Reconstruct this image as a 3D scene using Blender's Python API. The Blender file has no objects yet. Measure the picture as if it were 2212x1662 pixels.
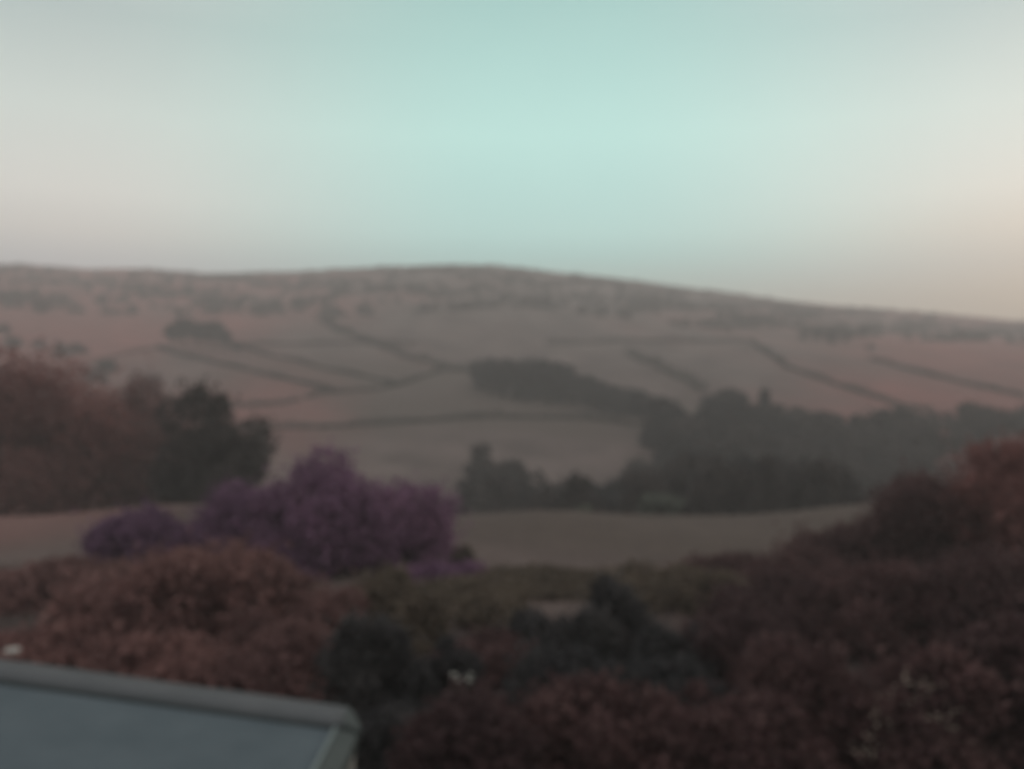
import bpy, math, random
import numpy as np

R = math.radians
scene = bpy.context.scene
col = scene.collection
rng = np.random.default_rng(7)
random.seed(7)

# ------------------------------------------------------------------ survey
# The eye stands at the origin looking along +Y; sight lines are only used to
# find where on the hillside a thing stands, then it gets its real size there.
F0 = 1833.5


def sight(u, v, Y):
    return np.array([(u - 1106) / F0 * Y, Y, -(v - 831) / F0 * Y])


_cy = np.array([-400, -60, 0, 10, 18, 30, 45, 60, 72, 82, 95, 112, 150, 190, 230, 270, 300, 450, 600, 760, 850, 900, 960, 1100, 1500, 2200, 3200])
_cz = np.array([-5, -6.8, -7.4, -7.8, -8.3, -9.1, -10.1, -10.7, -11.2, -12.2, -15.2, -19.5, -26, -26.5, -22.3, -15.2, -10.6, 21, 56, 94, 115, 126.2, 131, 132, 118, 70, 20])
_yy = np.arange(-400, 3201, 1.0)
_zz = np.interp(_yy, _cy, _cz)
_k = np.ones(9) / 9
_zz = np.convolve(np.pad(_zz, 8, mode='edge'), np.convolve(_k, _k), mode='valid')
_ru = np.array([-600, -200, 0, 100, 200, 300, 450, 560, 700, 820, 980, 1100, 1300, 1450, 1600, 1800, 2000, 2212, 2400, 2800])
_rv = np.array([560, 562, 570, 574, 582, 581, 590, 588, 583, 578, 570, 575, 598, 617, 637, 660, 677, 695, 712, 740])


def sm(a, b, x):
    t = np.clip((x - a) / (b - a), 0, 1)
    return t * t * (3 - 2 * t)


def H(x, y):
    x = np.asarray(x, float)
    y = np.asarray(y, float)
    z = np.interp(y, _yy, _zz)
    u = 1106 + F0 * x / np.maximum(y, 420)
    vr = np.interp(u, _ru, _rv)
    z = z + ((831 - vr) / F0 * 900 - 126.2) * sm(330, 900, y)
    far = sm(240, 500, y)
    z = z + far * (1.3 * np.sin(x / 47 + 1.3) * np.sin(y / 39 + .4) + .9 * np.sin(x / 21 + y / 33) + .5 * np.sin(x / 9.1 - y / 12.7)) * (1 - .7 * sm(820, 900, y))
    near = 1 - sm(70, 160, y)
    z = z + near * (.22 * np.sin(x / 4.3 + .8) * np.sin(y / 5.1) + .35 * np.sin(x / 11.5 + 2.1 + y / 30))
    # rolling lip of the near meadow
    z = z + .55 * np.exp(-((y - 78) / 16) ** 2) * np.sin(x / 5.2 + 1.0) * near
    return z


def foot(u, v, y0=12.0, y1=1100.0):
    ys = np.concatenate([np.arange(y0, 120, .5), np.arange(120, y1, 2.0)])
    xs = (u - 1106) / F0 * ys
    zs = -(v - 831) / F0 * ys
    hit = np.nonzero(zs <= H(xs, ys))[0]
    y = ys[hit[0]] if len(hit) else ys[-1]
    x = (u - 1106) / F0 * y
    return np.array([x, y, float(H(x, y))])


# ---------------------------------------------------------------- materials
def new_mat(name):
    m = bpy.data.materials.new(name)
    m.use_nodes = True
    nt = m.node_tree
    bs = nt.nodes['Principled BSDF']
    bs.inputs['Specular IOR Level'].default_value = .15
    bs.inputs['Roughness'].default_value = .9
    return m, nt, bs


def ramp(nt, stops):
    n = nt.nodes.new('ShaderNodeValToRGB')
    el = n.color_ramp.elements
    while len(el) < len(stops):
        el.new(.5)
    for e, (p, c) in zip(el, stops):
        e.position = p
        e.color = (*c, 1)
    return n


def noise(nt, scale, detail=4, vec=None, rough=.6):
    n = nt.nodes.new('ShaderNodeTexNoise')
    n.inputs['Scale'].default_value = scale
    n.inputs['Detail'].default_value = detail
    n.inputs['Roughness'].default_value = rough
    if vec is not None:
        nt.links.new(vec, n.inputs['Vector'])
    return n


def mixc(nt, fac, a, b, mode='MIX'):
    n = nt.nodes.new('ShaderNodeMix')
    n.data_type = 'RGBA'
    n.blend_type = mode
    for sock, val in ((n.inputs[0], fac), (n.inputs[6], a), (n.inputs[7], b)):
        if isinstance(val, (int, float)):
            sock.default_value = val
        elif isinstance(val, tuple):
            sock.default_value = (*val, 1)
        else:
            nt.links.new(val, sock)
    return n.outputs[2]


def leaf_mat(name, a, b, c, clump=.35):
    """foliage: per-leaf and per-clump variety, three leaf colours"""
    m, nt, bs = new_mat(name)
    geo = nt.nodes.new('ShaderNodeNewGeometry')
    r1 = ramp(nt, [(0, a), (.55, b), (1, c)])
    nt.links.new(geo.outputs['Random Per Island'], r1.inputs[0])
    tc = nt.nodes.new('ShaderNodeTexCoord')
    n = noise(nt, clump, 3, tc.outputs['Object'])
    r2 = ramp(nt, [(.32, (.72, .72, .74)), (.68, (1.2, 1.18, 1.15))])
    nt.links.new(n.outputs['Fac'], r2.inputs[0])
    oi = nt.nodes.new('ShaderNodeObjectInfo')
    r3 = ramp(nt, [(0, (.8, .82, .84)), (1, (1.2, 1.15, 1.12))])
    nt.links.new(oi.outputs['Random'], r3.inputs[0])
    c1 = mixc(nt, 1.0, r1.outputs[0], r2.outputs[0], 'MULTIPLY')
    c2 = mixc(nt, 1.0, c1, r3.outputs[0], 'MULTIPLY')
    nt.links.new(c2, bs.inputs['Base Color'])
    tl = nt.nodes.new('ShaderNodeBsdfTranslucent')
    nt.links.new(c2, tl.inputs['Color'])
    mx = nt.nodes.new('ShaderNodeMixShader')
    mx.inputs[0].default_value = .4
    nt.links.new(bs.outputs[0], mx.inputs[1])
    nt.links.new(tl.outputs[0], mx.inputs[2])
    nt.links.new(mx.outputs[0], nt.nodes['Material Output'].inputs[0])
    return m


def plain_mat(name, a, b, scale, rough=.8, spec=.2, bump=0.0, detail=5):
    m, nt, bs = new_mat(name)
    bs.inputs['Roughness'].default_value = rough
    bs.inputs['Specular IOR Level'].default_value = spec
    tc = nt.nodes.new('ShaderNodeTexCoord')
    n = noise(nt, scale, detail, tc.outputs['Object'])
    r = ramp(nt, [(.3, a), (.7, b)])
    nt.links.new(n.outputs['Fac'], r.inputs[0])
    nt.links.new(r.outputs[0], bs.inputs['Base Color'])
    if bump:
        bp = nt.nodes.new('ShaderNodeBump')
        bp.inputs['Strength'].default_value = bump
        nt.links.new(n.outputs['Fac'], bp.inputs['Height'])
        nt.links.new(bp.outputs[0], bs.inputs['Normal'])
    return m


MAT = {
    'conifer': leaf_mat('dark_evergreen_leaves', (.022, .025, .028), (.034, .037, .04), (.05, .053, .056)),
    'wood': leaf_mat('woodland_leaves', (.036, .034, .035), (.055, .052, .052), (.08, .076, .074)),
    'pale': leaf_mat('pale_green_leaves', (.09, .105, .09), (.12, .14, .115), (.16, .18, .15)),
    'brown': leaf_mat('russet_leaves', (.162, .094, .092), (.20, .118, .114), (.245, .152, .145), .5),
    'red': leaf_mat('red_brown_leaves', (.19, .090, .088), (.235, .116, .110), (.28, .15, .14), .3),  # red deepened to stand in for the lens's red cast at the sides
    'umber': leaf_mat('umber_leaves', (.072, .043, .046), (.094, .058, .061), (.125, .084, .085), .6),
    'plum': leaf_mat('plum_leaves', (.145, .080, .145), (.18, .104, .18), (.225, .14, .22), .5),
    'olive': leaf_mat('olive_leaves', (.085, .074, .058), (.115, .10, .08), (.15, .132, .108), .6),
    'night': leaf_mat('blue_black_leaves', (.044, .047, .05), (.06, .062, .066), (.082, .084, .087), .7),
    'hedge': leaf_mat('hedge_leaves', (.022, .025, .022), (.034, .036, .031), (.05, .05, .043)),
    'scrub': leaf_mat('scrub_leaves', (.04, .036, .034), (.06, .053, .05), (.082, .072, .067), .05),
    'grass': leaf_mat('rough_grass_blades', (.075, .062, .055), (.098, .082, .072), (.125, .105, .092), .25),
    'bark': plain_mat('bark', (.03, .024, .02), (.07, .056, .046), 6, .95, .1, .4),
    'petal': plain_mat('pale_petals', (.26, .22, .19), (.38, .33, .28), 9, .7),
    'white_petal': plain_mat('white_petals', (.34, .36, .34), (.45, .47, .44), 9, .7),
    'stem': plain_mat('stems', (.03, .04, .02), (.05, .06, .035), 9, .9),
    'stone': plain_mat('pale_limestone', (.3, .3, .29), (.42, .42, .4), 5, .9, .2, .3),
    'felt': plain_mat('blue_grey_roof_felt', (.060, .086, .102), (.080, .110, .128), 1.6, .85, .2, .15),
    'coping': plain_mat('weathered_grey_coping', (.072, .085, .093), (.094, .107, .116), 1.4, .85, .2, .15),
    'lead': plain_mat('dark_lead_sheet', (.034, .046, .046), (.048, .062, .061), 2.5, .7, .3, .1),
    'flash': plain_mat('lit_edge_flashing', (.115, .155, .16), (.145, .19, .195), 3, .6, .3),  # light caught along the edge, put into the colour
    'gap': plain_mat('dark_roof_strip', (.03, .04, .042), (.05, .062, .064), 5, .95, .1),
    'render': plain_mat('grey_wall_render', (.2, .2, .19), (.28, .275, .26), 3, .95, .1, .2),
}


# ------------------------------------------------------------------ builders
def link(name, me, mat, parent=None):
    o = bpy.data.objects.new(name, me)
    col.objects.link(o)
    if mat is not None and len(me.materials) == 0:
        me.materials.append(mat)
    if parent is not None:
        o.parent = parent
    return o


def tag(o, label=None, cat=None, group=None, kind=None):
    for k, val in (('label', label), ('category', cat), ('group', group), ('kind', kind)):
        if val:
            o[k] = val
    return o


def empty(name, loc, rz=0.0):
    o = bpy.data.objects.new(name, None)
    o.location = loc
    o.rotation_euler = (0, 0, rz)
    o.empty_display_size = .3
    col.objects.link(o)
    return o


def mesh_np(name, V, Fq):
    me = bpy.data.meshes.new(name)
    V = np.asarray(V, np.float32)
    Fq = np.asarray(Fq, np.int32)
    n = Fq.shape[1]
    me.vertices.add(len(V))
    me.vertices.foreach_set('co', V.ravel())
    me.loops.add(Fq.size)
    me.loops.foreach_set('vertex_index', Fq.ravel())
    me.polygons.add(len(Fq))
    me.polygons.foreach_set('loop_start', np.arange(0, Fq.size, n, dtype=np.int32))
    me.polygons.foreach_set('loop_total', np.full(len(Fq), n, np.int32))
    me.update(calc_edges=True)
    me.validate()
    return me


def leaf_quads(P, size, g, aspect=1.7, up=0.0):
    """one small leaf-shaped quad at every point, random facing"""
    n = len(P)
    a = g.normal(size=(n, 3))
    a[:, 2] += up * 2
    a /= np.linalg.norm(a, axis=1)[:, None]
    b = g.normal(size=(n, 3))
    b -= (b * a).sum(1)[:, None] * a
    b /= np.linalg.norm(b, axis=1)[:, None]
    s = (size * g.uniform(.6, 1.35, n))[:, None]
    L = a * s * aspect / 2
    W = b * s / 2
    V = np.stack([P - L, P + W - L * .1, P + L, P - W - L * .1], 1).reshape(-1, 3)
    Fq = np.arange(4 * n).reshape(n, 4)
    return V, Fq


def lobes_cloud(g, n, h, w, kind):
    """points through a crown of overlapping lumpy lobes, base at z=0"""
    C = []
    if kind == 'cone':
        for i in range(26):
            f = (i / 25) ** .9
            z = h * (.06 + .9 * f)
            r = w * .5 * (1 - f) ** .8
            a = g.uniform(0, 6.28)
            q = r * g.uniform(.35, .75)
            C.append((q * math.cos(a), q * math.sin(a), z, max(.10 * w, r * .55), h * .09))
    elif kind == 'shrub':
        for i in range(40):
            a = g.uniform(0, 6.28)
            q = w * .5 * math.sqrt(g.uniform(0, 1)) * .84
            top = math.sqrt(max(0, 1 - (q / (w * .5)) ** 2))
            z = h * g.uniform(.12, .80) * top
            s = w * g.uniform(.08, .19)
            C.append((q * math.cos(a), q * math.sin(a), z, s, min(s * .9, h * .24)))
    else:
        for i in range(24):
            a = g.uniform(0, 6.28)
            e = g.uniform(-.85, 1)
            rr = math.sqrt(1 - e * e * .85) * g.uniform(.45, .8)
            q = w * .5 * rr
            z = h * (.57 + .36 * e * g.uniform(.6, .95))
            s = w * g.uniform(.13, .23)
            C.append((q * math.cos(a), q * math.sin(a), z, s, s * g.uniform(.7, .95)))
    C = np.array(C)
    C[:, [2, 4]] *= .97 * h / (C[:, 2] + C[:, 4]).max()
    wt = C[:, 3] ** 2
    k = g.choice(len(C), n, p=wt / wt.sum())
    d = g.normal(size=(n, 3))
    d /= np.linalg.norm(d, axis=1)[:, None]
    rad = g.uniform(.25, 1.0, n) ** .45
    stray = g.uniform(0, 1, n) < .3            # loose outer twigs blur the outline
    rad = np.where(stray, rad + np.abs(g.normal(0, .42, n)), rad)
    P = C[k, :3] + d * rad[:, None] * np.stack([C[k, 3], C[k, 3], C[k, 4]], 1)
    P[:, 2] = np.abs(P[:, 2]) * .995 + .01
    lid = h * g.uniform(.93, 1.1, n)
    P[:, 2] = np.where(P[:, 2] > lid, lid - g.uniform(0, .15 * h, n), P[:, 2])
    return P, C


def tubes(paths, sides=7):
    V, Fq = [], []
    for pts, rad in paths:
        base = len(V)
        pts = np.asarray(pts, float)
        for i, (p, r) in enumerate(zip(pts, rad)):
            d = pts[min(i + 1, len(pts) - 1)] - pts[max(i - 1, 0)]
            d /= np.linalg.norm(d) + 1e-9
            ref = np.array([1, 0, 0]) if abs(d[0]) < .8 else np.array([0, 1, 0])
            a = np.cross(d, ref)
            a /= np.linalg.norm(a)
            b = np.cross(d, a)
            for s in range(sides):
                t = 6.2832 * s / sides
                V.append(p + r * (a * math.cos(t) + b * math.sin(t)))
        for i in range(len(pts) - 1):
            for s in range(sides):
                s2 = (s + 1) % sides
                Fq.append((base + i * sides + s, base + i * sides + s2, base + (i + 1) * sides + s2, base + (i + 1) * sides + s))
    return np.array(V), np.array(Fq)


def trunk_mesh(g, C, h, w, kind):
    r = max(.05, h * .022)
    paths = []
    if kind == 'shrub':
        for i in range(6):
            c = C[g.integers(len(C))]
            mid = np.array([c[0] * .45, c[1] * .45, c[2] * .6])
            paths.append(([(c[0] * .08, c[1] * .08, -.15), mid, c[:3]], [r, r * .7, r * .25]))
    else:
        top = h * (.93 if kind == 'cone' else .66)
        lean = g.normal(0, .02 * h, 2)
        paths.append(([(0, 0, -.3), (lean[0] * .2, lean[1] * .2, top * .35), (lean[0] * .6, lean[1] * .6, top * .7), (lean[0], lean[1], top)], [r * 1.5, r, r * .7, r * .2]))
        for c in C[g.choice(len(C), 9, replace=False)]:
            z0 = min(c[2] * g.uniform(.45, .75), top * .9)
            s0 = np.array([lean[0] * z0 / top, lean[1] * z0 / top, z0])
            paths.append(([s0, s0 * .45 + c[:3] * .55 + np.array([0, 0, .02 * h]), c[:3]], [r * .5, r * .32, r * .1]))
    return mesh_np('trunk', *tubes(paths))


PROTO = {}


def plant_meshes(kind, mat, h, w, n, leaf, seed):
    g = np.random.default_rng(seed)
    P, C = lobes_cloud(g, n, h, w, kind)
    cm = mesh_np('crown', *leaf_quads(P, leaf, g))
    cm.materials.append(MAT[mat])
    tm = trunk_mesh(g, C, h, w, kind)
    tm.materials.append(MAT['bark'])
    return cm, tm


def plant(name, loc, h, w, kind, mat, n, leaf, label, cat, group=None, seed=None, shared=None):
    """a tree or shrub: an Empty at its foot > crown, trunk"""
    rz = random.uniform(0, 6.28)
    root = empty(name, loc, rz)
    if shared is not None:                     # copies share mesh data, each scaled to its own height and width
        key = (kind, mat, shared)
        if key not in PROTO:
            PROTO[key] = plant_meshes(kind, mat, 10.0, 8.0 if kind != 'cone' else 4.5, n, leaf, 100 + shared)
        cm, tm = PROTO[key]
        w0 = 8.0 if kind != 'cone' else 4.5
        root.scale = (w / w0, w / w0, h / 10.0)
    else:
        cm, tm = plant_meshes(kind, mat, h, w, n, leaf, seed or random.randint(1, 10 ** 6))
    link('foliage' if kind == 'shrub' else 'crown', cm, None, root)
    link('stem' if kind == 'shrub' else 'trunk', tm, None, root)
    return tag(root, label, cat, group)


def plant_at(name, u, vtop, wpx, Y, kind, mat, n, leaf, label, cat, group=None, sink=.1, **kw):
    """stands on the ground at distance Y; height and width from the photograph's measure there"""
    x = (u - 1106) / F0 * Y
    z = float(H(x, Y)) - sink
    h = -(vtop - 831) / F0 * Y - z
    return plant(name, (x, Y, z), h, wpx / F0 * Y, kind, mat, n, leaf, label, cat, group, **kw)


# ------------------------------------------------------------------- terrain
def build_ground():
    ys = np.concatenate([np.linspace(-120, 10, 14)[:-1], np.arange(10, 130, 1.2), np.arange(130, 420, 4), np.arange(420, 1000, 5), np.arange(1000, 3001, 60)])
    tt = np.linspace(-1, 1, 341)
    xs = np.sign(tt) * (np.sinh(np.abs(tt) * 5.2) / math.sinh(5.2)) * 2400
    X, Y = np.meshgrid(xs, ys)
    Z = H(X, Y)
    V = np.stack([X, Y, Z], -1).reshape(-1, 3)
    nx, ny = len(xs), len(ys)
    i = np.arange(nx * ny).reshape(ny, nx)
    Fq = np.stack([i[:-1, :-1], i[:-1, 1:], i[1:, 1:], i[1:, :-1]], -1).reshape(-1, 4)
    me = mesh_np('hillside', V, Fq)
    me.polygons.foreach_set('use_smooth', np.ones(len(Fq), bool))
    # ground colours: red painted in left and right for the lens's colour cast, bleached meadow in the middle ground, dark leaf litter under the garden shrubs
    x, y = V[:, 0], V[:, 1]
    wob = np.sin(x / 13 + y / 29) * .12 + np.sin(x / 37 - y / 51 + 1) * .15 + np.sin(x / 5 + y / 7) * .05

    def patch(cx, cy, rx, ry, fade=(.55, 1.1)):
        d = np.sqrt(((x - cx) / rx) ** 2 + ((y - cy) / ry) ** 2) + wob
        return 1 - sm(*fade, d)
    red_cast = np.zeros(len(x))
    near_red_cast = .45 * np.maximum(patch(-52, 66, 24, 26), patch(60, 45, 34, 34))
    for p in ((-290, 470, 190, 330), (-520, 880, 330, 380), (-130, 230, 80, 150), (-330, 660, 260, 260), (320, 500, 200, 300), (540, 800, 290, 320), (190, 260, 110, 140)):
        red_cast = np.maximum(red_cast, patch(*p, fade=(.2, 1.3)))
    red_cast = np.maximum(red_cast, near_red_cast)
    meadow = np.maximum(patch(18, 66, 30, 22), np.maximum(patch(-12, 300, 110, 46), patch(-80, 365, 80, 50)))
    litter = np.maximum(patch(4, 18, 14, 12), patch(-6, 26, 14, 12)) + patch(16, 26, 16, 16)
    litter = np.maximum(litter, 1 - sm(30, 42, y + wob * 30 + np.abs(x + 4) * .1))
    for nm, arr in (('red_cast', red_cast), ('meadow', meadow), ('litter', np.clip(litter, 0, 1))):
        at = me.attributes.new(nm, 'FLOAT', 'POINT')
        at.data.foreach_set('value', arr.astype(np.float32))
    m, nt, bs = new_mat('moor_and_meadow')
    bs.inputs['Roughness'].default_value = 1
    tc = nt.nodes.new('ShaderNodeTexCoord')
    pos = tc.outputs['Object']

    def attr(nm):
        a = nt.nodes.new('ShaderNodeAttribute')
        a.attribute_name = nm
        return a.outputs['Fac']
    n1 = noise(nt, .045, 5, pos)
    base = ramp(nt, [(.36, (.060, .048, .045)), (.5, (.090, .073, .068)), (.64, (.120, .098, .091))])
    nt.links.new(n1.outputs['Fac'], base.inputs[0])
    nb = noise(nt, .06, 5, pos)
    br = ramp(nt, [(.3, (.12, .056, .052)), (.7, (.215, .095, .087))])
    nt.links.new(nb.outputs['Fac'], br.inputs[0])
    nm_ = noise(nt, .5, 4, pos)
    md = ramp(nt, [(.3, (.060, .050, .044)), (.7, (.084, .070, .061))])
    nt.links.new(nm_.outputs['Fac'], md.inputs[0])
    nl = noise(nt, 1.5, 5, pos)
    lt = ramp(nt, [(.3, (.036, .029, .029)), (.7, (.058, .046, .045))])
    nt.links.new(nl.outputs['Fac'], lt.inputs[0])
    c = mixc(nt, attr('meadow'), base.outputs[0], md.outputs[0])
    c = mixc(nt, attr('red_cast'), c, br.outputs[0])
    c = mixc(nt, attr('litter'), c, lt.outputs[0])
    nf = noise(nt, 2.2, 6, pos)
    rf = ramp(nt, [(.3, (.72, .72, .72)), (.7, (1.25, 1.25, 1.25))])
    nt.links.new(nf.outputs['Fac'], rf.inputs[0])
    c = mixc(nt, 1.0, c, rf.outputs[0], 'MULTIPLY')
    nt.links.new(c, bs.inputs['Base Color'])
    bp = nt.nodes.new('ShaderNodeBump')
    bp.inputs['Strength'].default_value = .6
    bp.inputs['Distance'].default_value = .3
    nt.links.new(nf.outputs['Fac'], bp.inputs['Height'])
    nt.links.new(bp.outputs[0], bs.inputs['Normal'])
    o = link('hillside', me, m)
    tag(o, 'rough hillside rising across the valley to a long bare ridge', 'hillside', kind='structure')


build_ground()

# ------------------------------------------- scrub and grass nobody could count
def build_scrub():
    g = np.random.default_rng(11)
    pts = []
    n = 3600
    yy = g.uniform(560, 905, n)
    xx = g.uniform(-.72, .72, n) * yy
    dens = np.sin(xx / 31 + 1.1) * np.sin(yy / 23) + .6 * np.sin(xx / 13 - yy / 17)
    keep = dens + g.normal(0, .45, n) > .15
    for x, y in zip(xx[keep], yy[keep]):
        w = g.uniform(2.2, 5.5)
        h = g.uniform(2.5, 7.5) * (1 - .8 * float(sm(800, 890, y)))
        k = 60
        d = g.normal(size=(k, 3))
        d /= np.linalg.norm(d, axis=1)[:, None]
        d *= g.uniform(.4, 1, (k, 1)) ** .5
        d[:, 2] = np.abs(d[:, 2])
        p = d * np.array([w, w * .8, h]) + np.array([x, y, 0])
        p[:, 2] += H(p[:, 0], p[:, 1])
        pts.append(p)
    P = np.concatenate(pts)
    o = link('moorland_scrub', mesh_np('moorland_scrub', *leaf_quads(P, 1.5, g, 1.3)), MAT['scrub'])
    tag(o, 'mottled dark scrub covering the moor below the ridge', 'scrub', kind='stuff')
    g = np.random.default_rng(12)
    n = 9000
    yy = 13 + 34 * g.uniform(0, 1, n) ** 1.2
    xx = g.uniform(-.72, .72, n) * yy
    clear = ~((xx < -1.0) & (yy < 10.2))
    xx, yy = xx[clear], yy[clear]
    n = len(xx)
    hh = g.uniform(.06, .18, n) * (.7 + .5 * np.sin(xx / 3 + yy / 4))
    wd = g.uniform(.02, .06, n) * (1 + yy / 40)
    a = g.uniform(0, 6.28, n)
    B = np.stack([xx, yy, H(xx, yy) - .02], 1)
    S = np.stack([np.cos(a) * wd, np.sin(a) * wd, np.zeros(n)], 1)
    T = B + np.stack([g.normal(0, .1, n), g.normal(0, .1, n), np.abs(hh) + .05], 1)
    V = np.stack([B - S, B + S, T], 1).reshape(-1, 3)
    o = link('rough_grass', mesh_np('rough_grass', V, np.arange(3 * n).reshape(n, 3)), MAT['grass'])
    tag(o, 'rough faded grass growing over the near slope and meadow', 'grass', kind='stuff')


build_scrub()

# ----------------------------------------------------------------- hedgerows
def hedge(name, line, height, width, label, cat='hedge', group='dark hedges and walls dividing the far fields', mat='hedge'):
    pts = [foot(u, v, 115) for u, v in line]
    P = np.array(pts)
    seg = np.linalg.norm(np.diff(P[:, :2], axis=0), axis=1)
    s = np.concatenate([[0], np.cumsum(seg)])
    n = max(12, int(s[-1] / 1.2))
    t = np.linspace(0, s[-1], n)
    x = np.interp(t, s, P[:, 0])
    y = np.interp(t, s, P[:, 1])
    g = np.random.default_rng(int(abs(line[0][0]) + line[0][1] * 7))
    for _ in range(3):                                   # soften the corners of the surveyed line
        x[1:-1] = (x[:-2] + 2 * x[1:-1] + x[2:]) / 4
        y[1:-1] = (y[:-2] + 2 * y[1:-1] + y[2:]) / 4
    k = 26
    gap = (np.sin(t / 7.3 + g.uniform(0, 6)) + np.sin(t / 3.1) * .6 + g.normal(0, .35, n)) > -1.9
    cen = np.repeat(np.stack([x, y], 1)[gap], k, 0)
    hv = np.repeat((height * (.8 + .3 * np.sin(t / 5.7) + .15 * g.normal(size=n)))[gap], k)
    m = len(cen)
    off = g.normal(0, width * .38, (m, 2))
    xx, yy = cen[:, 0] + off[:, 0], cen[:, 1] + off[:, 1]
    zz = H(xx, yy) + np.clip(g.uniform(0, 1, m), .03, 1) * np.clip(hv, .4, None)
    Q = np.stack([xx, yy, zz], 1)
    c = Q.mean(0)
    base = np.array([c[0], c[1], float(H(c[0], c[1]))])
    o = link(name, mesh_np(name, *leaf_quads(Q - base, .62, g, 1.3)), MAT[mat])
    o.location = base
    tag(o, label, cat, group)


hedge('hedgerow', [(520, 930), (680, 928), (840, 918), (940, 910), (1050, 904), (1200, 905), (1300, 911), (1392, 922)], 2.2, 1.8, 'lowest long dark hedge, running level across the pale field below the dark copse')
hedge('hedgerow', [(480, 880), (560, 878), (620, 872), (700, 852), (790, 846), (860, 836), (915, 815), (960, 802), (1016, 800)], 1.8, 1.6, 'hedge climbing in a gentle curve from the left trees to the dark copse')
hedge('hedgerow', [(340, 752), (420, 774), (480, 790), (560, 808), (640, 826), (725, 850)], 2.0, 1.8, 'hedge falling to the right below the small left copse')
hedge('hedgerow', [(690, 690), (740, 720), (800, 745), (850, 765), (900, 780), (960, 796), (1020, 806)], 4.6, 4.5, 'thick dark bushy hedge slanting down to the left end of the copse')
hedge('hedgerow', [(490, 745), (560, 764), (640, 783), (740, 806), (860, 834)], 1.7, 1.4, 'thin hedge slanting down between two fields on the left hillside')
hedge('hedgerow', [(520, 750), (640, 746), (760, 743), (900, 744)], 2.0, 1.8, 'faint level hedge on the left half of the upper fields', mat='scrub')
hedge('hedgerow', [(1180, 744), (1300, 742), (1420, 740), (1540, 738), (1620, 740)], 2.2, 1.8, 'faint level hedge below the moor on the right half of the ridge')
hedge('hedgerow', [(1620, 740), (1665, 768), (1700, 796), (1780, 824), (1860, 852), (1940, 876), (2010, 894)], 2.4, 2.0, 'hedge bending down across the right hillside to the valley trees')
hedge('hedgerow', [(1358, 768), (1400, 786), (1440, 806), (1480, 826), (1520, 846)], 4.6, 4.2, 'thick dark hedge running down to the top of the valley wood')
hedge('hedgerow', [(1880, 778), (1960, 800), (2050, 822), (2130, 842), (2230, 864)], 1.8, 1.5, 'faint highest hedge slanting off the right side of the hill')
hedge('hedgerow', [(-60, 880), (60, 838), (160, 800), (250, 772), (345, 752)], 2.0, 1.8, 'reddish hedge rounding the spur on the far left hillside', mat='brown')

# --------------------------------------------------------------- distant trees
FT = dict(n=1500, leaf=.62)


def far_tree(name, u, vbase, hpx, wpx, kind, mat, label, cat, group, y0=118, Y=None):
    if Y is None:
        p = foot(u, vbase, y0)
    else:
        x = (u - 1106) / F0 * Y
        p = np.array([x, Y, float(H(x, Y))])
    k = p[1] / F0
    plant(name, tuple(p - np.array([0, 0, .15])), hpx * k, wpx * k, kind, mat, 1500, .62, label, cat, group, shared=random.randint(0, 2))


# plantation on the middle hillside: a block with a straight lower edge
g = np.random.default_rng(21)
for i in range(52):
    f = (i + g.uniform(0, 1)) / 52
    u = 1034 + 365 * f
    vb = 858 + 52 * f - g.uniform(0, 44) * (1 - .35 * f)
    h = vb - np.interp(u, [1030, 1050, 1200, 1240, 1290, 1400], [788, 770, 770, 794, 822, 846]) - g.uniform(0, 16)
    vb, h = max(vb, 838), max(h, 40)
    far_tree('plantation_tree', u, vb, h, g.uniform(44, 64), 'round' if g.uniform() < .75 else 'cone', 'conifer', 'dark tree of the oblong copse standing alone in the middle of the far fields', 'tree', 'trees of the oblong copse')
# small copse, left hillside
for u, vb, h, w in ((370, 748, 52, 36), (398, 750, 66, 44), (430, 752, 60, 46), (462, 752, 62, 40), (486, 756, 44, 34), (512, 762, 26, 26)):
    far_tree('copse_tree', u, vb, h, w, 'round', 'wood', 'tree of the small copse high on the left hillside', 'tree', 'trees of the small left copse')
# scattered dark trees high on the right
for u, vb, h, w in ((1736, 738, 26, 22), (1765, 740, 34, 26), (1796, 748, 36, 30), (1830, 742, 28, 26), (1862, 736, 30, 24), (1880, 760, 18, 18)):
    far_tree('moor_tree', u, vb, h, w, 'round', 'wood', 'small tree of the loose clump just under the right end of the ridge', 'tree', 'clump of trees below the right ridge')
# valley wood: right of centre, running on to the right edge
for i in range(46):
    u = g.uniform(1385, 1690)
    f = g.uniform(0, 1)
    vb = 925 + 165 * f
    far_tree('valley_tree', u, vb, g.uniform(80, 118), g.uniform(60, 92), 'round' if g.uniform() < .75 else 'cone', 'conifer' if g.uniform() < .6 else 'wood', 'dark tree in the dense wood on the valley side right of centre', 'tree', 'trees of the valley wood')
for i in range(70):
    u = 1640 + 610 * (i + g.uniform(0, 1)) / 70
    f = g.uniform(0, 1)
    vb = 958 + 130 * f
    far_tree('wood_tree', u, vb, g.uniform(72, 98), g.uniform(72, 112), 'cone' if g.uniform() < .18 else ('round' if g.uniform() < .4 else 'shrub'), 'brown' if (u > 2000 and g.uniform() < .5) else 'wood', 'tree of the looser wood along the valley at the right', 'tree', 'trees of the right hand wood')
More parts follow.
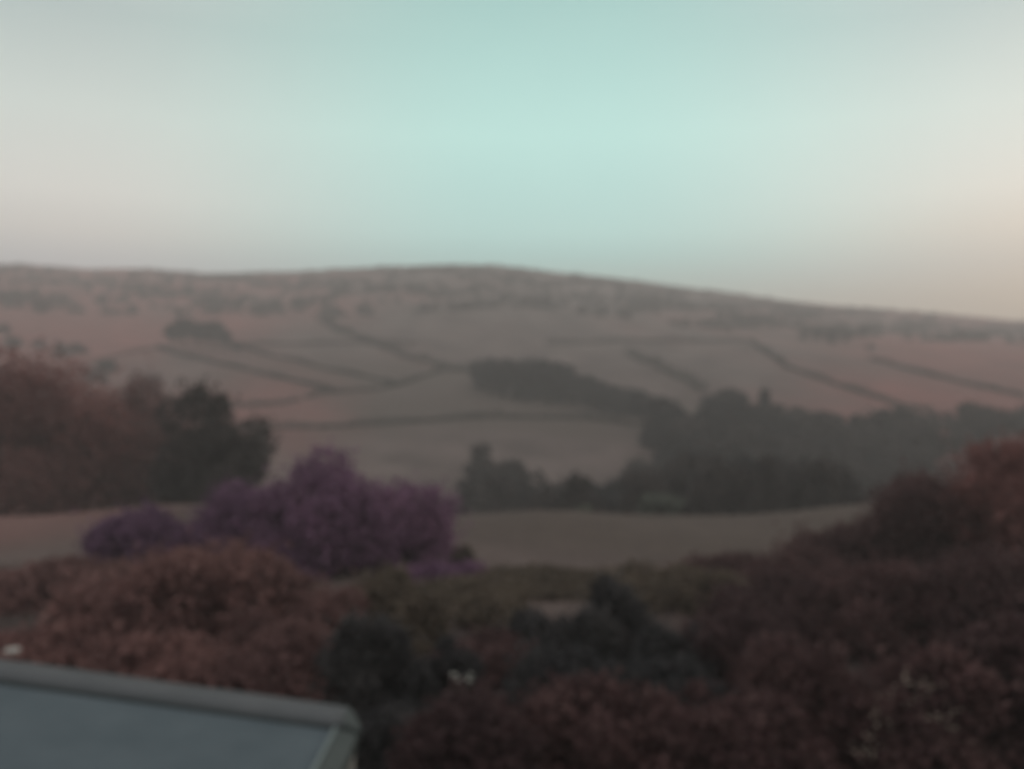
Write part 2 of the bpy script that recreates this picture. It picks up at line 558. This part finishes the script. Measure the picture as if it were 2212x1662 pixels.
# valley bottom, just beyond the lip of the near meadow
for i in range(44):
    u = g.uniform(1120, 1850)
    Y = g.uniform(112, 185)
    x = (u - 1106) / F0 * Y
    vb = 831 - float(H(x, Y)) / Y * F0
    top = g.uniform(1015, 1062) - 45 * sm(1300, 1450, u)
    far_tree('streamside_tree', u, 0, vb - top, g.uniform(80, 125), 'shrub' if g.uniform() < .5 else 'round', 'conifer' if g.uniform() < .4 else 'wood', 'dark tree in the valley bottom with its foot hidden by the near meadow', 'tree', 'trees in the valley bottom', Y=Y)
for u, vt, w, Y in ((1046, 952, 80, 205), (1100, 985, 70, 200), (1000, 1030, 95, 170), (1075, 1020, 110, 160), (1150, 1010, 110, 165), (1195, 1035, 90, 150)):
    x = (u - 1106) / F0 * Y
    far_tree('field_bush', u, 0, 831 - float(H(x, Y)) / Y * F0 - vt, w, 'shrub', 'wood', 'bushy tree of the loose group between the lowest hedge and the near meadow', 'tree', 'loose group of trees at the centre', Y=Y)
# dark bushes dotted over the reddish hillside at the far left
for i in range(18):
    u = g.uniform(-20, 345)
    vb = g.uniform(640, 850)
    far_tree('hillside_bush', u, vb, g.uniform(16, 34), g.uniform(22, 46), 'shrub', 'umber' if g.uniform() < .6 else 'scrub', 'bush dotted on the reddish hillside at the far left', 'bush', 'bushes on the far left hillside', y0=150)
far_tree('pale_bush', 1258, 0, 62, 44, 'round', 'pale', 'small pale grey green bush among the dark valley trees', 'bush', None, Y=112)
far_tree('pale_bush', 1425, 0, 78, 92, 'round', 'pale', 'broad pale green bush at the lip of the meadow, before the dark wood', 'bush', None, Y=104)

# ----------------------------------------------------- mid distance on the left
plant_at('broad_tree', -20, 735, 420, 98, 'shrub', 'red', 10000, .42, 'tallest red brown tree, cut off by the left edge beyond the left meadow', 'tree')
plant_at('broad_tree', 165, 752, 400, 106, 'shrub', 'red', 11000, .42, 'broad red brown tree left of the tall dark one, beyond the left meadow', 'tree')
plant_at('broad_tree', 310, 795, 280, 110, 'shrub', 'brown', 8000, .42, 'russet tree touching the left side of the tall dark tree', 'tree')
plant_at('tall_tree', 425, 818, 215, 100, 'shrub', 'wood', 8000, .42, 'tall dark green tree standing highest behind the purple trees', 'tree')
plant_at('tall_tree', 510, 895, 190, 97, 'shrub', 'wood', 6000, .42, 'shorter dark green tree at the right foot of the tall dark one', 'tree')

# --------------------------------------------------- near: purple leaved trees
plant_at('purple_tree', 700, 960, 330, 47, 'shrub', 'plum', 12000, .2, 'largest purple leaved tree, rounded, in the middle of the left half', 'tree')
plant_at('purple_tree', 860, 1030, 260, 50, 'shrub', 'plum', 9000, .2, 'purple leaved tree at the right of the purple group, before the meadow', 'tree')
plant_at('purple_tree', 540, 1030, 220, 49, 'shrub', 'plum', 8000, .2, 'purple leaved tree between the largest and the low purple bush', 'tree')
plant_at('purple_bush', 320, 1085, 250, 45, 'shrub', 'plum', 8000, .2, 'low purple bush beside the pale patch of left meadow', 'bush')
plant_at('meadow_bush', 1003, 1174, 52, 48, 'shrub', 'olive', 1500, .14, 'small dark bush alone on the near meadow right of the purple trees', 'bush')

# ----------------------------------------------------- near: big russet thicket
plant_at('russet_bush', 130, 1335, 280, 25, 'shrub', 'brown', 12000, .15, 'lowest russet bush at the left edge just above the roof', 'bush')
plant_at('russet_bush', 285, 1235, 330, 27, 'shrub', 'brown', 14000, .15, 'russet bush on the left shoulder of the big thicket', 'bush')
plant_at('russet_bush', 450, 1168, 380, 28, 'shrub', 'brown', 16000, .15, 'highest and broadest russet bush, crest of the thicket above the roof', 'bush')
plant_at('russet_bush', 630, 1215, 300, 27, 'shrub', 'brown', 13000, .15, 'russet bush on the right shoulder of the thicket', 'bush')
plant_at('russet_bush', 600, 1330, 380, 22, 'shrub', 'brown', 13000, .13, 'russet bush directly behind the middle of the roof edge', 'bush')
plant_at('russet_bush', 330, 1370, 340, 21, 'shrub', 'brown', 12000, .13, 'russet bush low behind the left part of the roof edge', 'bush')
plant_at('olive_bush', 830, 1225, 260, 29, 'shrub', 'olive', 12000, .15, 'olive green bush between the russet thicket and the dark evergreens', 'bush')
plant_at('evergreen_bush', 800, 1318, 230, 21, 'shrub', 'night', 11000, .12, 'near black evergreen bush just beyond the right corner of the roof', 'bush')
plant_at('evergreen_bush', 950, 1370, 170, 21, 'shrub', 'night', 7000, .12, 'low dark evergreen bush behind the white flowers', 'bush')
plant_at('evergreen_bush', 1165, 1325, 190, 27, 'shrub', 'night', 8000, .13, 'rounded dark evergreen left of the taller one at the centre', 'bush')
plant_at('evergreen_bush', 1325, 1245, 190, 27, 'shrub', 'night', 9000, .13, 'tallest dark evergreen bush in the middle foreground', 'bush')
plant_at('evergreen_bush', 1470, 1340, 190, 25, 'shrub', 'night', 8000, .13, 'dark evergreen bush right of the tallest one at the centre', 'bush')
plant_at('olive_bush', 1060, 1285, 160, 33, 'shrub', 'olive', 6000, .15, 'small olive bush behind the rounded dark evergreen', 'bush')
plant_at('olive_bush', 1560, 1235, 170, 36, 'shrub', 'olive', 6000, .15, 'olive bush at the right end of the near meadow', 'bush')

# -------------------------------------------------------------- near: right side
plant_at('umber_tree', 1840, 1130, 260, 46, 'shrub', 'umber', 11000, .2, 'leftmost and lowest of the dark brown trees at the right', 'tree')
plant_at('umber_tree', 2010, 1015, 320, 45, 'shrub', 'umber', 13000, .2, 'reddish brown tree rising behind the dark bushes at the right', 'tree')
plant_at('umber_tree', 2200, 915, 350, 43, 'shrub', 'red', 13000, .2, 'tallest reddish brown tree at the right edge', 'tree')
plant_at('umber_bush', 1690, 1240, 300, 32, 'shrub', 'umber', 12000, .15, 'dark brown bush right of the olive bush on the meadow end', 'bush')
plant_at('umber_bush', 1900, 1200, 330, 30, 'shrub', 'umber', 13000, .15, 'dark brown bush in front of the reddish brown trees', 'bush')
plant_at('umber_bush', 2120, 1170, 330, 29, 'shrub', 'umber', 13000, .15, 'tall dark brown bush below the tallest tree at the right edge', 'bush')
plant_at('umber_bush', 1730, 1375, 330, 20, 'shrub', 'umber', 12000, .12, 'dark brown bush left of the blossoming one in the right foreground', 'bush')
plant_at('umber_bush', 2190, 1330, 240, 19, 'shrub', 'umber', 12000, .12, 'dark brown bush behind the blossoming one at the right edge', 'bush')
bb = plant_at('blossom_bush', 1985, 1375, 330, 17.5, 'shrub', 'umber', 13000, .11, 'dark bush sprinkled with pale blossom in the right foreground', 'bush')
plant_at('low_bush', 1010, 1490, 330, 16.5, 'shrub', 'umber', 12000, .11, 'low brown bush right of the roof corner at the bottom', 'bush')
plant_at('low_bush', 1270, 1462, 330, 17.5, 'shrub', 'umber', 12000, .11, 'low brown bush at the bottom centre below the dark evergreens', 'bush')
plant_at('low_bush', 1500, 1475, 290, 17, 'shrub', 'umber', 11000, .11, 'low rounded brown bush at the bottom, right of centre', 'bush')


plant_at('thicket_bush', 1060, 1372, 260, 24, 'shrub', 'umber', 8000, .14, 'dim brown bush between the low dark evergreen and the rounded one', 'bush')
plant_at('thicket_bush', 1010, 1255, 260, 38, 'shrub', 'olive', 8000, .16, 'dim olive bush at the foot of the purple trees, left of the small olive one', 'bush')
plant_at('meadow_scrub', 1180, 1235, 300, 40, 'shrub', 'olive', 7000, .17, 'dim olive scrub at the lower edge of the meadow, above the rounded dark evergreen', 'bush')
plant_at('meadow_scrub', 1430, 1225, 320, 38, 'shrub', 'olive', 7000, .17, 'dim olive scrub at the lower edge of the meadow, right of the tallest evergreen', 'bush')
plant_at('meadow_scrub', 1600, 1200, 300, 44, 'shrub', 'umber', 7000, .18, 'dim brown scrub closing the right end of the meadow', 'bush')
plant_at('thicket_bush', 1230, 1400, 300, 21, 'shrub', 'night', 9000, .12, 'low black green bush in front of the two central evergreens', 'bush')
plant_at('thicket_bush', 1430, 1410, 300, 20, 'shrub', 'night', 9000, .12, 'low black green bush in front of the right hand central evergreen', 'bush')
plant_at('thicket_bush', 1590, 1320, 280, 25, 'shrub', 'umber', 9000, .14, 'dim brown bush between the central evergreens and the right hand bushes', 'bush')
plant_at('thicket_bush', 1640, 1500, 300, 17.5, 'shrub', 'umber', 9000, .11, 'low brown bush left of the blossoming bush along the bottom', 'bush')
plant_at('thicket_bush', 850, 1520, 240, 18, 'shrub', 'night', 8000, .11, 'black green bush hugging the right corner of the roof', 'bush')
plant_at('thicket_bush', 960, 1215, 260, 42, 'shrub', 'plum', 7000, .18, 'low faded purple bush along the front of the purple trees at the right', 'bush')
plant_at('thicket_bush', 440, 1130, 260, 47, 'shrub', 'plum', 7000, .18, 'faded purple bush filling the gap left of the purple trees', 'bush')
plant_at('thicket_bush', 110, 1215, 330, 36, 'shrub', 'brown', 8000, .18, 'russet bush at the left edge below the left meadow', 'bush')
plant_at('thicket_bush', 1750, 1185, 300, 40, 'shrub', 'umber', 8000, .18, 'brown bush at the right end of the meadow, under the brown trees', 'bush')


def flower_mesh(name, P, r, g):
    """small five petalled flowers"""
    V, Fq = [], []
    for p in P:
        nrm = g.normal(size=3) + np.array([0, -1.2, .8])
        nrm /= np.linalg.norm(nrm)
        a = np.cross(nrm, (0, 0, 1))
        a /= np.linalg.norm(a)
        b = np.cross(nrm, a)
        rr = r * g.uniform(.7, 1.3)
        for k in range(5):
            t = k * 1.2566
            d = a * math.cos(t) + b * math.sin(t)
            e = np.cross(nrm, d)
            i = len(V)
            V += [p, p + d * rr * .55 + e * rr * .33 + nrm * rr * .1, p + d * rr + nrm * rr * .22, p + d * rr * .55 - e * rr * .33 + nrm * rr * .1]
            Fq.append((i, i + 1, i + 2, i + 3))
    return mesh_np(name, np.array(V), np.array(Fq))


# the blossom lies on the camera-side shoulder and top of its bush, in sprays
g = np.random.default_rng(31)
bb.rotation_euler[2] = 0
bh, bw = 3.2, 330 / F0 * 17.5
sprays = []
for i in range(46):
    a = g.uniform(-2.9, -.25)
    e = g.uniform(.15, 1.0)
    c = np.array([math.cos(a) * bw * .46 * math.sqrt(max(.05, 1 - e * e * .8)), math.sin(a) * bw * .46 * math.sqrt(max(.05, 1 - e * e * .8)), bh * .93 * e])
    sprays.append(c + g.normal(0, .10, (g.integers(2, 7), 3)))
link('blossom', flower_mesh('blossom', np.concatenate(sprays), .032, g), MAT['petal'], bb)


def flower_plant(u, v, Y, label, n):
    x = (u - 1106) / F0 * Y
    z = float(H(x, Y))
    root = empty('white_flower', (x, Y, z))
    zt = -(v - 831) / F0 * Y - z
    g = np.random.default_rng(int(u))
    tops = np.stack([g.normal(0, .12, n), g.normal(0, .08, n), zt + g.uniform(-.16, .16, n)], 1)
    paths = [([(0, 0, -.05), (t[0] * .3, t[1] * .3, t[2] * .5), t], [.012, .009, .005]) for t in tops]
    link('stem', mesh_np('stem', *tubes(paths, 5)), MAT['stem'], root)
    for t in tops:
        link('flower_head', flower_mesh('flower_head', t + g.normal(0, .03, (4, 3)), .034, g), MAT['white_petal'], root)
    lv = np.concatenate([t * f + g.normal(0, .05, (5, 3)) for t in tops for f in (.2, .45, .7)])
    link('leaves', mesh_np('leaves', *leaf_quads(lv, .09, g)), MAT['olive'], root)
    tag(root, label, 'flower')


flower_plant(990, 1462, 17.0, 'small spray of white flowers right of the roof corner, before the low dark evergreen', 4)

# pale stone beyond the left end of the roof edge
def boulder(u, v, Y, r, label):
    import bmesh
    bm = bmesh.new()
    bmesh.ops.create_icosphere(bm, subdivisions=3, radius=1)
    g = np.random.default_rng(5)
    ph = g.uniform(0, 6, 6)
    for vt in bm.verts:
        c = vt.co
        k = 1 + .12 * math.sin(3.1 * c.x + ph[0]) + .1 * math.sin(4.3 * c.y + ph[1]) + .08 * math.sin(5.7 * c.z + c.x * 3 + ph[2])
        vt.co = (c.x * r * 1.35 * k, c.y * r * k, c.z * r * .62 * k)
    me = bpy.data.meshes.new('boulder')
    bm.to_mesh(me)
    bm.free()
    x = (u - 1106) / F0 * Y
    o = link('boulder', me, MAT['stone'])
    o.location = (x, Y, -(v - 831) / F0 * Y)
    tag(o, label, 'stone')
    return o


# ------------------------------------------------------- the extension's roof
def build_roof():
    """sloping felt roof of the back extension below the window: falls to the right, raised coping along the far eave and the right verge"""
    S = .1375                                   # fall to the right per metre
    Yf = 9.5                                    # outer far edge
    p = sight(755, 1527, Yf)
    xr, zr = p[0], p[2]                         # outer far right corner, top of the coping

    def zt(x):
        return zr - S * (x - xr)
    XL, YN = -9.5, 2.6
    root = empty('flat_roof_extension', (xr - 3, 6, float(H(xr - 3, 6))))
    tag(root, 'blue grey felt roof with a pale raised edge, sloping below at the lower left', 'building')
    off = np.array(root.location)

    def box_pts(name, quad_top, depth, mat):
        """slab: four top corners, extruded down"""
        t = np.array(quad_top, float)
        b = t.copy()
        b[:, 2] -= depth
        V = np.concatenate([t, b]) - off
        Fq = [(0, 1, 2, 3), (7, 6, 5, 4)] + [(i, 4 + i, 4 + (i + 1) % 4, (i + 1) % 4) for i in range(4)]
        me = mesh_np(name, V, np.array(Fq))
        me.materials.append(mat)
        o = link(name, me, None, root)
        bv = o.modifiers.new('bevel', 'BEVEL')
        bv.width = .012
        bv.segments = 2
        bv.limit_method = 'ANGLE'
        return o
    # right verge runs very slightly leftwards as it comes nearer
    k = math.tan(R(1.6))

    def xv(y, d):
        return xr + d - (y - Yf) * k * -1 * -1
    wf = .44                                    # width of the far coping
    hc = .05                                    # coping stands above the deck
    xi = xr - .03                               # inner edge of the right verge at the far end
    deck = [(XL, Yf - wf - .05, zt(XL) - hc - .02), (xi - .06, Yf - wf - .05, zt(xi - .06) - hc - .02), (xi - .06, YN, zt(xi - .06) - hc - .02), (XL, YN, zt(XL) - hc - .02)]
    box_pts('roof_deck', deck, .12, MAT['felt'])
    # far coping in two lengths with an open joint between, mitred down at the right end
    xe = xr + .20
    n = 44
    g = np.random.default_rng(9)
    xs = np.linspace(XL, xr, n)
    wob = g.normal(0, .006, n)
    top_o = np.stack([xs, Yf + wob, zt(xs)], 1)
    top_i = np.stack([xs, Yf - wf + wob * .5, zt(xs) - .012], 1)
    V = np.concatenate([top_o, top_i, top_o - [0, 0, .16], top_i - [0, 0, .07]]) - off
    Fq = []
    for i in range(n - 1):
        Fq += [(i, n + i, n + i + 1, i + 1), (n + i, 3 * n + i, 3 * n + i + 1, n + i + 1), (2 * n + i, i, i + 1, 2 * n + i + 1), (3 * n + i, 2 * n + i, 2 * n + i + 1, 3 * n + i + 1)]
    Fq += [(0, 2 * n, 3 * n, n), (n - 1, 2 * n - 1, 4 * n - 1, 3 * n - 1)]
    me = mesh_np('coping', V, np.array(Fq))
    me.materials.append(MAT['coping'])
    link('coping', me, None, root)
    # mitred end cap of the coping, tapering down to the right
    e0 = np.array([xr + .004, Yf + .004, zt(xr) + .004])
    cap = [(xr + .004, Yf + .004, zt(xr) + .004), (xr + .004, Yf - wf, zt(xr) - .010), (xe, Yf - wf + .02, zt(xe) - .06), (xe - .02, Yf - .30, zt(xe) - .05)]
    box_pts('end_cap', cap, .10, MAT['lead'])
    # dark strip under the inner lip of the coping
    box_pts('roof_strip', [(XL, Yf - wf - .003, zt(XL) - .06), (xr - .1, Yf - wf - .003, zt(xr - .1) - .06), (xr - .1, Yf - wf - .047, zt(xr - .1) - .062), (XL, Yf - wf - .047, zt(XL) - .062)], .05, MAT['gap'])
    # right verge: flashing strip on its inner arris, coloured pale for the light it catches, dark lead beyond
    yA = Yf - wf - .05
    xa = xi - .05
    xb = xa - (yA - YN) * 0.0
    fl = [(xa, yA, zt(xa) - .035), (xa + .045, yA, zt(xa) - .035), (xb + .045, YN, zt(xb) - .035), (xb, YN, zt(xb) - .035)]
    box_pts('flashing', fl, .09, MAT['flash'])
    ld = [(xa + .049, yA, zt(xa) - .052), (xe - .02, yA, zt(xe) - .075), (xe - .02, YN, zt(xe) - .075), (xb + .049, YN, zt(xb) - .052)]
    box_pts('verge', ld, .14, MAT['lead'])
    # walls below
    zg = -9.0
    wx0, wx1, wy0, wy1 = XL + .1, xe - .12, YN + .05, Yf - .12
    pts = [(wx0, wy1), (wx1, wy1), (wx1, wy0), (wx0, wy0)]
    V = [(x, y, zt(x) - .22) for x, y in pts] + [(x, y, zg) for x, y in pts]
    me = mesh_np('wall', np.array(V) - off, np.array([(0, 1, 5, 4), (1, 2, 6, 5), (2, 3, 7, 6), (3, 0, 4, 7)]))
    me.materials.append(MAT['render'])
    link('wall', me, None, root)


build_roof()
boulder(26, 1406, 13.5, .085, 'small pale stone showing just above the left end of the roof edge')

# ------------------------------------------------------------------------ air
def build_haze():
    import bmesh
    bm = bmesh.new()
    bmesh.ops.create_cube(bm, size=1)
    for vt in bm.verts:
        vt.co = ((vt.co.x) * 5000, vt.co.y * 3400 + 1400, -32 if vt.co.z < 0 else 152)
    me = bpy.data.meshes.new('haze')
    bm.to_mesh(me)
    bm.free()
    m = bpy.data.materials.new('haze')
    m.use_nodes = True
    nt = m.node_tree
    for nd in list(nt.nodes):
        if nd.type == 'BSDF_PRINCIPLED':
            nt.nodes.remove(nd)
    out = [nd for nd in nt.nodes if nd.type == 'OUTPUT_MATERIAL'][0]
    pv = nt.nodes.new('ShaderNodeVolumePrincipled')
    pv.inputs['Color'].default_value = (.85, .87, .87, 1)
    pv.inputs['Density'].default_value = .00084
    pv.inputs['Anisotropy'].default_value = .15
    nt.links.new(pv.outputs[0], out.inputs['Volume'])
    o = link('haze', me, m)
    tag(o, 'thin grey evening haze filling the valley', 'haze', kind='stuff')


build_haze()

# ---------------------------------------------------------------- sky and sun
SUN_EL, SUN_AZ = 7.0, 58.0         # low, off to the right behind the hill's end
SKY_C = [(0.0, (.26, .28, .28)), (.09, (.34, .40, .39)), (.15, (.42, .72, .68)), (.175, (.50, .83, .77)), (.28, (.55, .91, .81)), (.41, (.38, .65, .58)), (.65, (.86, .76, .71)), (1.0, (.98, .80, .74))]
SKY_S = [(0.0, (.40, .30, .30)), (.09, (.46, .40, .42)), (.125, (.55, .525, .545)), (.16, (.74, .68, .63)), (.20, (.83, .79, .72)), (.28, (.72, .77, .70)), (.37, (.50, .58, .54)), (.65, (.86, .76, .71)), (1.0, (.98, .80, .74))]


def build_world():
    w = bpy.data.worlds.new('World')
    scene.world = w
    w.use_nodes = True
    nt = w.node_tree
    nt.nodes.clear()
    out = nt.nodes.new('ShaderNodeOutputWorld')
    sky = nt.nodes.new('ShaderNodeTexSky')
    sky.sky_type = 'NISHITA'
    sky.sun_disc = False
    sky.sun_elevation = R(SUN_EL)
    sky.sun_rotation = R(SUN_AZ)
    bg1 = nt.nodes.new('ShaderNodeBackground')
    bg1.inputs[1].default_value = .05
    nt.links.new(sky.outputs[0], bg1.inputs[0])
    # high veil of evening cloud: teal ahead, cream to both sides, greyer towards the ground
    tc = nt.nodes.new('ShaderNodeTexCoord')
    sp = nt.nodes.new('ShaderNodeSeparateXYZ')
    nt.links.new(tc.outputs['Generated'], sp.inputs[0])

    def M(op, a, b=None, c=None):
        n = nt.nodes.new('ShaderNodeMath')
        n.operation = op
        for i, q in enumerate((a, b, c)):
            if q is None:
                continue
            if isinstance(q, (int, float)):
                n.inputs[i].default_value = q
            else:
                nt.links.new(q, n.inputs[i])
        return n.outputs[0]
    x, y, z = sp.outputs
    az = M('ARCTAN2', x, y)
    side = nt.nodes.new('ShaderNodeMapRange')
    side.interpolation_type = 'SMOOTHSTEP'
    nt.links.new(M('ABSOLUTE', M('SUBTRACT', az, R(2.5))), side.inputs[0])
    side.inputs[1].default_value = R(3)
    side.inputs[2].default_value = R(31)
    zc = M('MAXIMUM', z, 0.0)
    rc = ramp(nt, SKY_C)
    rs = ramp(nt, SKY_S)
    nt.links.new(zc, rc.inputs[0])
    nt.links.new(zc, rs.inputs[0])
    c = mixc(nt, side.outputs[0], rc.outputs[0], rs.outputs[0])
    glow = nt.nodes.new('ShaderNodeMapRange')         # last warm light low over the right end of the hill
    glow.interpolation_type = 'SMOOTHSTEP'
    nt.links.new(M('SUBTRACT', az, M('MULTIPLY', z, .6)), glow.inputs[0])
    glow.inputs[1].default_value = R(10)
    glow.inputs[2].default_value = R(34)
    gl2 = nt.nodes.new('ShaderNodeMapRange')
    gl2.interpolation_type = 'SMOOTHSTEP'
    nt.links.new(z, gl2.inputs[0])
    gl2.inputs[1].default_value = .26
    gl2.inputs[2].default_value = .10
    c = mixc(nt, M('MULTIPLY', glow.outputs[0], gl2.outputs[0]), c, mixc(nt, 1.0, c, (1.0, .87, .80), 'MULTIPLY'))
    n = noise(nt, 2.3, 4, tc.outputs['Generated'])
    rn = ramp(nt, [(.3, (.965, .97, .975)), (.7, (1.035, 1.03, 1.025))])
    nt.links.new(n.outputs['Fac'], rn.inputs[0])
    c = mixc(nt, 1.0, c, rn.outputs[0], 'MULTIPLY')
    low = nt.nodes.new('ShaderNodeMapRange')          # below the horizon only dim ground light
    nt.links.new(z, low.inputs[0])
    low.inputs[1].default_value = -.05
    low.inputs[2].default_value = 0.0
    c = mixc(nt, low.outputs[0], (.05, .05, .05), c)
    bg2 = nt.nodes.new('ShaderNodeBackground')
    bg2.inputs[1].default_value = .95
    nt.links.new(c, bg2.inputs[0])
    ad = nt.nodes.new('ShaderNodeAddShader')
    nt.links.new(bg1.outputs[0], ad.inputs[0])
    nt.links.new(bg2.outputs[0], ad.inputs[1])
    nt.links.new(ad.outputs[0], out.inputs[0])
    sl = bpy.data.lights.new('sun', 'SUN')
    sl.energy = .5
    sl.angle = R(12)
    sl.color = (1, .86, .74)
    so = bpy.data.objects.new('sun', sl)
    col.objects.link(so)
    a, e = R(SUN_AZ), R(SUN_EL)
    from mathutils import Vector
    d = Vector((math.sin(a) * math.cos(e), math.cos(a) * math.cos(e), math.sin(e)))
    so.rotation_euler = d.to_track_quat('Z', 'Y').to_euler()


build_world()

# --------------------------------------------------------------------- camera
cd = bpy.data.cameras.new('camera')
cam = bpy.data.objects.new('camera', cd)
col.objects.link(cam)
cam.location = (0, 0, 0)
cam.rotation_euler = (R(90), 0, 0)
cd.sensor_width = 3.68
cd.lens = 3.68 / 2 / math.tan(R(31.1))
cd.clip_start = .05
cd.clip_end = 20000
cd.dof.use_dof = True                 # a tiny lens focused on the window close in front: the whole view is soft
cd.dof.focus_distance = .12
cd.dof.aperture_fstop = 2.0
scene.camera = cam

scene.view_settings.view_transform = 'Standard'
scene.view_settings.look = 'None'
scene.view_settings.exposure = 0
scene.view_settings.gamma = 1
scene.render.engine = 'CYCLES'
scene.cycles.use_denoising = True
scene.cycles.max_bounces = 5
scene.cycles.volume_bounces = 1
scene.cycles.sample_clamp_indirect = 4
